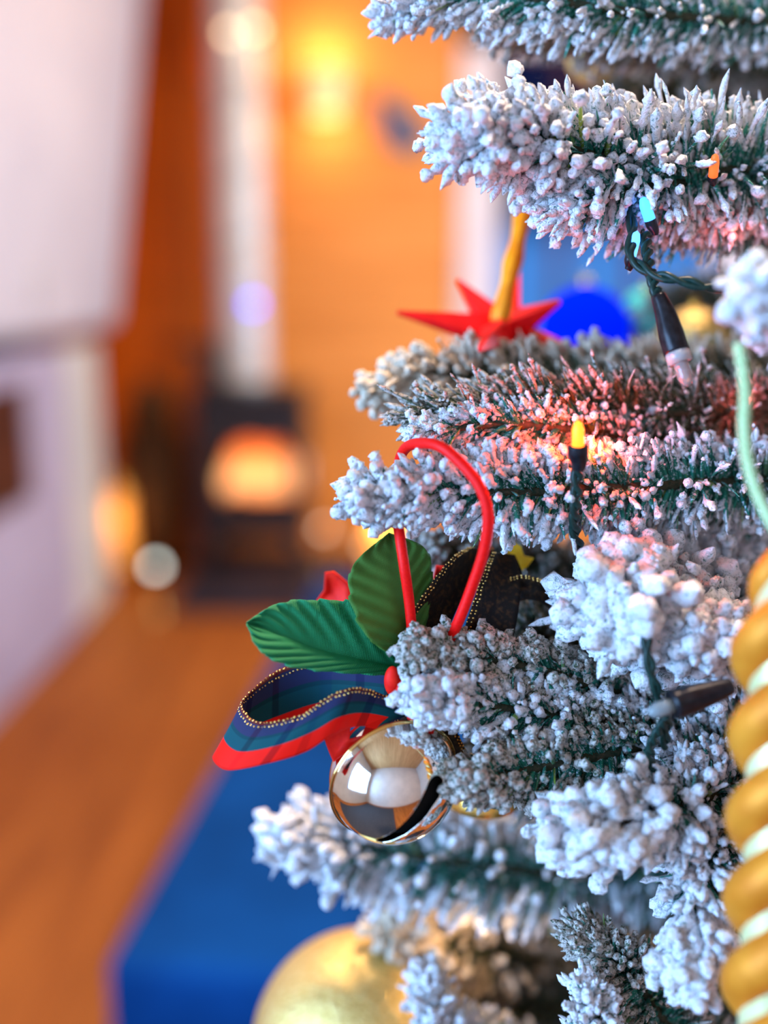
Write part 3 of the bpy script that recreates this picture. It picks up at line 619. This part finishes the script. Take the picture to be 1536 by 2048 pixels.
def beads(name, path, parent, pitch=.0016, r=.00045, m='goldbead', rows=1):
    path = [Vector(p) for p in path]; cum = [0]
    for a, b in zip(path, path[1:]): cum.append(cum[-1]+(b-a).length)
    bm = bmesh.new(); n = max(2, int(cum[-1]/pitch)); random.seed(len(path)+n)
    for i in range(n+1):
        s = cum[-1]*i/n; k = max(0, min(len(cum)-2, next((j for j in range(len(cum)-1) if cum[j+1] >= s), len(cum)-2)))
        p = path[k].lerp(path[k+1], (s-cum[k])/max(1e-9, cum[k+1]-cum[k]))
        g = bmesh.ops.create_icosphere(bm, subdivisions=1, radius=r*random.uniform(.8, 1.3)); off = Vector([random.uniform(-.00025,.00025) for _ in range(3)])
        for v in g['verts']: v.co = v.co+p+off
    return obj(name, bm, M[m], parent)
def ribbon(T, B, m, parent, nu=110, nv=16, belly=0.0, trim=True, wav=0.0):
    Tp = catmull([P(*p) for p in T], nu); Bp = catmull([P(*p) for p in B], nu); g = []
    for i in range(nu):
        row = []
        for j in range(nv):
            v = j/(nv-1); p = Tp[i].lerp(Bp[i], v); q = math.sin(PI*v)
            row.append(p + FW*(belly*q + wav*math.sin(i*.35)*v))
        g.append(row)
    o = surf('ribbon_loop', g, m, parent)
    if trim:
        e1 = [r[0].lerp(r[-1], .015) for r in g]; e2 = [r[0].lerp(r[-1], .10) - FW*.0003 for r in g]
        for e in (e1, e2):
            b = beads('gold_trim', [p - FW*.0002 for p in e], o)
    return o
T = [(830,1352,.405),(780,1338,.405),(720,1324,.41),(640,1316,.415),(560,1338,.412),(502,1382,.403),(484,1412,.394),(520,1444,.386),(600,1430,.381),(650,1398,.380),(700,1376,.381),(750,1383,.388),(810,1410,.396)]
B = [(830,1440,.408),(780,1440,.410),(720,1450,.414),(640,1462,.418),(560,1490,.414),(480,1508,.405),(426,1512,.393),(452,1540,.384),(530,1528,.379),(610,1504,.379),(665,1470,.380),(720,1452,.388),(810,1460,.396)]
rb = ribbon(T, B, M['tartan'], orn, belly=-.0012); rb['label'] = 'red, teal and navy tartan loop pointing left'
# strap of the same red beside the bell
g = []
for i in range(30):
    u = i/29; a = P(640+30*u**2+6*u, 1425+115*u, .386+.004*u); b = P(702-8*u, 1436+108*u, .388); g.append([a.lerp(b, j/8) + FW*(.002*math.sin(PI*j/8)) for j in range(9)])
o = surf('ribbon_tail', g, M['red'], orn); o['label'] = 'short red tail hanging onto the bell'
# dark glittering loops at the back of the bow
def dark(T, B): 
    o = ribbon(T, B, M['tartan_dark'], orn, 70, 10, .003); return o
dark([(812,1330,.405),(806,1290,.402),(822,1230,.40),(860,1170,.402),(905,1115,.41),(940,1095,.42)], [(880,1340,.412),(890,1290,.412),(905,1240,.415),(930,1190,.42),(960,1140,.425),(990,1100,.43)])
dark([(905,1330,.405),(925,1270,.402),(945,1210,.404),(965,1150,.41),(985,1105,.418)], [(1010,1330,.41),(1030,1260,.412),(1040,1200,.415),(1045,1150,.42),(1030,1110,.425)])
dark([(800,1350,.402),(803,1300,.40),(815,1262,.40),(835,1225,.405)], [(850,1360,.41),(860,1320,.41),(870,1280,.412),(880,1250,.415)])
dark([(1000,1165,.42),(1040,1150,.416),(1080,1160,.415),(1110,1185,.42)], [(1010,1215,.425),(1050,1200,.42),(1080,1205,.42),(1110,1225,.425)])
dark([(790,1390,.404),(830,1400,.402),(870,1420,.402),(910,1460,.405),(935,1510,.41)], [(780,1460,.412),(810,1475,.41),(850,1500,.412),(880,1530,.415),(900,1570,.42)])
dark([(800,1300,.408),(850,1310,.408),(900,1320,.408),(950,1330,.412)], [(800,1440,.414),(850,1445,.414),(900,1450,.414),(950,1450,.418)])
# knot and little red accents
bm = bmesh.new(); sphere(bm, P(822, 1400, .40), .0065, 24, 16, (1.5,1,1.5)); obj('knot', bm, M['tartan_dark'], orn)
for (x, y, dd, r, sq) in ((785,1362,.392,.0045,(.7,.6,1.3)), (835,1445,.392,.004,(1.2,.7,.9)), (862,1440,.393,.0042,(1.1,.7,.8)), (805,1385,.392,.0035,(1,.7,1.4))):
    bm = bmesh.new(); sphere(bm, P(x,y,dd), r, 20, 14, sq); obj('berry', bm, M['red'], orn)
# holly leaves: midrib plus two serrated edges
def leaf(mid, up, dn, m, cup, label=None, vein=.0011, nv=13):
    nu = 90; Mi = catmull([P(*p) for p in mid], nu); U = catmull([P(*p) for p in up], nu); D = catmull([P(*p) for p in dn], nu); g = []
    for i in range(nu):
        t = i/(nu-1); row = []
        tooth = 1 - .055*abs(((t*6.5) % 1)-.0)*math.sin(PI*t)
        for j in range(-nv, nv+1):
            s = abs(j)/nv; E = U[i] if j > 0 else D[i]; p = Mi[i].lerp(E, s*tooth)
            ve = vein*math.sin((t*8.5 + s*2.4)*2*PI)*s*(1-s*.4)
            p = p + FW*(-cup*s**1.3 + ve + .0012*math.exp(-(s*7)**2)); row.append(p)
        g.append(row)
    o = surf('holly_leaf', g, m, orn, .0004)
    if label: o['label'] = label
    return o
leaf([(494,1244,.385),(560,1268,.388),(640,1298,.394),(720,1318,.40),(800,1335,.408)],
     [(494,1244,.385),(560,1204,.392),(650,1196,.398),(735,1212,.404),(800,1310,.41)],
     [(494,1244,.385),(520,1300,.380),(580,1332,.384),(690,1345,.392),(800,1350,.402)], M['leaf'], .002, vein=.0017, label= 'bright green holly leaf pointing left')
leaf([(778,1066,.402),(790,1110,.400),(800,1170,.398),(812,1240,.398),(815,1315,.402)],
     [(778,1066,.402),(705,1130,.396),(698,1200,.392),(735,1275,.390),(800,1315,.398)],
     [(778,1066,.402),(850,1095,.410),(866,1150,.412),(858,1220,.41),(835,1310,.408)], M['leaf2'], .003, 'darker olive holly leaf pointing up')
# petals
def petal(c, name='petal', m='red', lab=None):
    ps = [P(*q) for q in c]; bm = bmesh.new(); ctr = sum(ps, Vector())/len(ps) + FW*.003
    vs = [bm.verts.new(p) for p in ps]; cv = bm.verts.new(ctr)
    for i in range(len(vs)): bm.faces.new((vs[i], vs[(i+1) % len(vs)], cv))
    bmesh.ops.subdivide_edges(bm, edges=bm.edges[:], cuts=2, use_grid_fill=True)
    o = obj(name, bm, M[m], orn); md = o.modifiers.new('t', 'SOLIDIFY'); md.thickness = .0005
    if lab: o['label'] = lab
    return o
petal([(650,1145,.43),(668,1142,.43),(702,1170,.43),(704,1240,.43),(630,1225,.435),(634,1200,.435),(648,1180,.432)])
petal([(866,1155,.425),(872,1130,.425),(900,1135,.425),(915,1150,.43),(880,1215,.43),(858,1210,.425)])
petal([(905,1290,.398),(930,1270,.398),(950,1300,.40),(920,1345,.40),(880,1320,.398)])
# red satin hanging loop
lp = catmull([P(*p) for p in [(835,1330,.402),(826,1280,.398),(818,1200,.394),(808,1130,.390),(798,1060,.392),(790,1000,.402),(795,940,.405),(808,900,.398),(835,887,.388),(880,893,.378),(925,930,.374),(960,975,.372),(976,1030,.373),(968,1100,.378),(945,1170,.384),(918,1240,.390),(890,1300,.398),(870,1340,.402)]], 140)
bm = bmesh.new(); tube(bm, lp, .00205, 12); o = obj('hanging_loop', bm, M['red_cord'], orn); o['label'] = 'red satin cord loop'
# jingle bell
bc = P(788, 1558, .395); br = px(130, .395)
axis = (-FW*.83 + RT*.36 - UP*.38).normalized(); up2 = (UP*.80+RT*.60); up2 = (up2-axis*up2.dot(axis)).normalized(); sd = up2.cross(axis)
R = Matrix((( sd.x, up2.x, axis.x, bc.x), (sd.y, up2.y, axis.y, bc.y), (sd.z, up2.z, axis.z, bc.z), (0,0,0,1)))
bm = bmesh.new(); prof = []
for k in range(65):
    th = PI*k/64; z = -math.cos(th); r = math.sin(th)
    fl = 1+.035*math.exp(-((z-.02)/.035)**2); prof.append((br*r*fl*(1.0), br*z*(.93 if z > 0 else .97)))
lathe(bm, prof, mtx=Matrix.Identity(4), seg=128)
bmesh.ops.remove_doubles(bm, verts=bm.verts[:], dist=1e-6)
shell = obj('bell_tmp', bm, M['bell']); shell.modifiers.new('s', 'SOLIDIFY').thickness = .0006
bm = bmesh.new(); sl = []   # slot cutter: long slit over the front pole with a round end
wA, wB, Ls = br*.085, br*.16, br*.66
for k in range(24):
    a = PI*k/23; sl.append((wB*math.cos(a), Ls*.72+wB*math.sin(a)))
for k in range(16):
    a = PI+PI*k/15; sl.append((wA*math.cos(a), -Ls+wA*math.sin(a)))
lo = [bm.verts.new((x, y, .1*br)) for x, y in sl]; hi = [bm.verts.new((x, y, 1.6*br)) for x, y in sl]
bm.faces.new(lo[::-1]); bm.faces.new(hi)
for k in range(len(sl)): bm.faces.new((lo[k], lo[(k+1) % len(sl)], hi[(k+1) % len(sl)], hi[k]))
cut = obj('cut_tmp', bm, None, None, False)
bo = shell.modifiers.new('b', 'BOOLEAN'); bo.object = cut; bo.operation = 'DIFFERENCE'; bo.solver = 'EXACT'
dg = bpy.context.evaluated_depsgraph_get(); me = bpy.data.meshes.new_from_object(shell.evaluated_get(dg))
bpy.data.objects.remove(shell); bpy.data.objects.remove(cut)
me.transform(R); me.materials.clear(); bell = link('jingle_bell', me, M['bell'], orn); bell['label'] = 'polished silver-gold jingle bell with one dark slot'
bm = bmesh.new(); lathe(bm, [(br*1.0,-.0006),(br*1.045,-.0008),(br*1.055,0),(br*1.045,.0008),(br*1.0,.0006)], mtx=R, seg=128); link('bell_rim', from_bm(bm), M['bellgold'], bell)
bm = bmesh.new(); sphere(bm, bc, br*.80, 32, 20); link('bell_shade_ball', from_bm(bm), M['hollow_shade'], bell)  # black ball inside, painted shade of the hollow behind the slot
tp = bc - axis*br*.97; bm = bmesh.new(); tube(bm, [tp + (sd*math.cos(a)*.003 - axis*(.002+.003*math.sin(a))) for a in [2*PI*k/20 for k in range(21)]], .0007, 8); link('bell_loop', from_bm(bm), M['bellgold'], bell)

# ------------------------------------------------------------------ red star
sc = P(1000, 665, .50); st = thing('star_ornament', sc, 'red many-pointed star ornament on an orange-gold strap', 'ornament')
tips = [(795,625,.48),(915,560,.50),(1120,603,.49),(1035,545,.52),(1165,705,.49),(880,730,.50),(1010,760,.50),(1090,745,.52),(960,700,.44),(1040,680,.56)]
bm = bmesh.new()
for q in tips:
    tp = P(*q); dv = (tp-sc); h = dv.length; dv.normalize(); u = dv.orthogonal().normalized(); v = dv.cross(u)
    r0 = .0085; ring = [bm.verts.new(sc+dv*.006+(u*math.cos(a)+v*math.sin(a))*r0) for a in [2*PI*k/4+.4 for k in range(4)]]; tv = [bm.verts.new(tp+(u*math.cos(a)+v*math.sin(a))*.0011) for a in [2*PI*k/4+.4 for k in range(4)]]
    for k in range(4): bm.faces.new((ring[k], ring[(k+1) % 4], tv[(k+1) % 4], tv[k]))
    bm.faces.new(tv)
sphere(bm, sc, .010, 16, 10)
obj('star_body', bm, M['starred'], st, False)
a = catmull([P(*q) for q in [(1000,640,.485),(1018,560,.485),(1034,490,.487),(1050,410,.492),(1058,330,.50)]], 30); g = []
for i, p in enumerate(a):
    wv = .0040+.0006*math.sin(i*.7); g.append([p+RT*(wv*(j/4-1))*1.0 + FW*(.0015*math.cos(j*.8)) for j in range(9)])
obj_ = surf('strap', g, M['ochre'], st, .0008); obj_['label'] = 'orange-gold strap'

# ------------------------------------------------------------------ gold twisted ornament at the right edge
tcn_ = P(1556, 1580, .335); t = thing('twisted_icicle_ornament', tcn_, 'long twisted amber and pale gold drop ornament at the right edge', 'ornament')
top_, bot = P(1572, 1090, .335), P(1535, 2250, .335); ax = (bot-top_); H = ax.length; ax.normalize(); u = ax.orthogonal().normalized(); v = ax.cross(u)
n = 200; tw = 2*PI*H/px(330, .335)
bm = bmesh.new(); tube(bm, [top_+ax*(H*i/59) for i in range(60)], lambda f: px(62, .335)*min(1, (f*7+.08))**.6, 28); o = obj('core', bm, M['pearl'], t); o['label'] = 'pale yellow-green glossy core'
for k2 in range(2):
    pts = []
    for i in range(n):
        f = i/(n-1); e = min(1, (f*7+.05))**.6; r = px(52, .335)*e; a = tw*f + k2*PI
        pts.append(top_+ax*(H*f)+(u*math.cos(a)+v*math.sin(a))*r)
    bm = bmesh.new(); tube(bm, pts, lambda f: px(49, .335)*min(1, (f*7+.12))**.6, 18); o = obj('strand', bm, M['amber'], t); o['label'] = 'amber gold twisted strand'
bm = bmesh.new(); sphere(bm, top_-ax*.002, .0035); obj('cap', bm, M['gold'], t)
lp = catmull([P(*q) for q in [(1478,690,.335),(1490,780,.335),(1488,850,.335),(1495,920,.335),(1512,980,.335),(1540,1040,.335),(1568,1085,.335)]], 200)
bm = bmesh.new()
for s in (0, 1):
    pp = []
    for i, p in enumerate(lp): a = i*.42+s*PI; pp.append(p + RT*math.cos(a)*.0010 + FW*math.sin(a)*.0010)
    tube(bm, pp, .0011, 8)
o = obj('hanging_thread', bm, M['greenthread'], t); o['label'] = 'pale green twisted thread'

# ------------------------------------------------------------------ baubles
def bauble(px_, py_, d, rpx, m, label, cat='bauble', group=None, tilt=None):
    c = P(px_, py_, d); r = px(rpx, d); t = thing('bauble', c, label, cat, group)
    bm = bmesh.new(); sphere(bm, c, r, 64, 40); obj('ball', bm, m if not isinstance(m, str) else M[m], t)
    bm = bmesh.new(); lathe(bm, [(0,.0),(r*.13,0),(r*.14,r*.16),(0,r*.17)], c+Vector((0,0,r*.97)), 20); tube(bm, [c+Vector((r*.07*math.cos(a), 0, r*1.18+r*.08*math.sin(a))) for a in [2*PI*k/16 for k in range(17)]], r*.015, 6)
    if tilt is not None:
        Q = Matrix.Translation(c) @ Vector((0,0,1)).rotation_difference(tilt.normalized()).to_matrix().to_4x4() @ Matrix.Translation(-c)
        for vv in bm.verts: vv.co = Q @ vv.co
    obj('cap', bm, M['gold'], t)
    return t
bauble(725, 2092, .53, 222, 'glitter', 'large round gold glitter bauble at the bottom edge', tilt=RT*.9+UP*.5+FW*.5)
bauble(1385, 690, .57, 75, 'glitter', 'small blurred gold bauble behind the lamp holder')
bauble(1195, 110, .56, 62, 'glitter', 'small gold bauble between the two top branches')
bauble(1168, 665, .72, 92, mat('blurred_bulb_blue', (0,.005,.1), 1, spec=0, emis=(0,.012,1), estr=1.0), 'glowing deep blue ball behind the red star, standing in for a blurred bulb')  # glowing ball stands in for the blur of a blue bulb
bauble(1292, 625, .72, 48, noisy('teal_gloss', (.03,.30,.24), (.05,.42,.33), 30, .3, 0), 'blurred teal bauble right of the glowing blue ball')
# small deep yellow glitter shapes
def nugget(name, pts, d, label, cat, m='goldpaint', th=.002):
    bm = bmesh.new(); f0 = [bm.verts.new(P(x, y, d)) for x, y in pts]; f1 = [bm.verts.new(P(x, y, d)+FW*th) for x, y in pts]; n = len(pts)
    bm.faces.new(f0); bm.faces.new(f1[::-1])
    for k in range(n): bm.faces.new((f0[k], f0[(k+1) % n], f1[(k+1) % n], f1[k]))
    o = obj(name, bm, M[m], None, False); return tag(o, label, cat)
nugget('glitter_star', [(1018,1098),(1030,1086),(1042,1092),(1048,1112),(1068,1116),(1056,1132),(1040,1146),(1018,1140),(1012,1125)], .43, 'small deep yellow star piece right of the red loop', 'ornament')
t = thing('gold_bell', P(985, 1615, .46), 'small gold bell in shadow behind the large jingle bell', 'bell')
bm = bmesh.new(); cc = P(966, 1575, .45); lathe(bm, [(0,.017),(.006,.016),(.010,.008),(.012,0),(.016,-.006),(.0155,-.0065),(.010,-.001),(0,.01)], cc, 32); obj('body', bm, M['gold'], t)
bm = bmesh.new(); sphere(bm, cc+Vector((0,0,-.007)), .003); obj('clapper', bm, M['gold'], t)

# ------------------------------------------------------------------ fairy light string on the tree
fl = thing('fairy_light_string', P(1155, 900, .385), 'dark green string of tiny coloured lights woven through the tree', 'string lights')
def wire(pts, r=.0011):
    a = catmull([P(*q) for q in pts], 80); bm = bmesh.new()
    for s in (0, PI): tube(bm, [p + RT*math.cos(i*.3+s)*r*.9 + UP*math.sin(i*.3+s)*r*.9 for i, p in enumerate(a)], r, 8)
    return obj('wire', bm, M['wire'], fl)
wire([(1255,400,.41),(1265,460,.40),(1262,510,.395),(1300,545,.39),(1360,560,.385),(1430,575,.385),(1500,560,.40)], .0012)
wire([(1290,470,.40),(1300,540,.392),(1318,600,.388)], .0013)
wire([(1155,930,.385),(1152,1000,.388),(1150,1060,.395),(1165,1120,.41)], .0013)
wire([(1290,1240,.372),(1298,1320,.37),(1320,1400,.372),(1335,1440,.375),(1330,1490,.385)], .0012)
wire([(1330,1440,.372),(1300,1500,.38),(1310,1560,.39)], .0011)
def lamp(p0, p1, m, lit=None, r=.0033, label=None, collar=False, bulbr=.0027, wob=1):
    a, b = P(*p0), P(*p1); dv = (b-a).normalized()
    bm = bmesh.new(); tube(bm, catmull([a, a.lerp(b, .3)+RT*.0004*wob, a.lerp(b, .7), b], 14), lambda t: r*(.62+.5*min(1, t*1.5)), 16); sk = obj('lamp_holder', bm, M['socket'], fl)
    if collar:
        bm = bmesh.new(); tube(bm, [b, b+dv*.004], r*1.08, 16); link('collar', from_bm(bm), M['clear'], sk)
    bm = bmesh.new(); b2 = b+dv*(.004 if collar else 0); tube(bm, [b2, b2+dv*.003, b2+dv*.006, b2+dv*.0085, b2+dv*.0095], lambda t: bulbr*(1 if t < .6 else (1-t)*2.3+.08), 14)
    bl = link('bulb', from_bm(bm), m, sk)
    if label: bl['label'] = label
lamp((1156,940,.380), (1156,892,.377), emi('lit_orange_bulb', (1,.17,.012), 4.5), label='glowing orange bulb', r=.0034, bulbr=.0022)
lamp((1316,590,.388), (1354,705,.384), mat('unlit_bulb', (.7,.55,.5), .1, trans=.7), collar=True, label='unlit clear bulb', r=.0042)
lamp((1462,1372,.368), (1345,1410,.364), mat('unlit_bulb_b', (.3,.35,.35), .15, trans=.3), r=.0046, label='unlit bulb')
lamp((1310,470,.405), (1300,440,.403), emi('lit_blue_bulb', (.05,.30,1), 3), label='glowing blue ball for a reflected light', r=.002, bulbr=.0022)
lamp((1255,540,.402), (1262,512,.40), emi('lit_pale_blue_bulb', (.08,.35,1), 3), label='glowing pale blue bulb', r=.002, bulbr=.002)
lamp((1424,370,.405), (1426,352,.402), emi('lit_red_bulb', (1,.10,.02), 2), label='dim orange-red bulb', r=.0018, bulbr=.0018)
lamp((930,1940,.575), (905,1912,.572), emi('added_warm_bulb', (1,.55,.2), 6), label='hidden warm white bulb added to brighten the beige branch')
point('added_warm_fill', P(950, 1900, .50), .05, (1,.60,.28), .004)  # added with the hidden bulb to brighten the beige branch
point('orange_bulb_light', P(1150, 852, .386), .12, (1,.055,.003), .003)
point('orange_bulb_light_back', P(1205, 885, .396), .055, (1,.06,.004), .003)
point('red_bulb_light', P(1470, 470, .42), .006, (1,.10,.08), .003)
point('red_bulb_light_low', P(1500, 800, .44), .02, (1,.10,.10), .004)
point('blue_bulb_light', P(1290, 480, .40), .004, (.1,.3,1), .003)
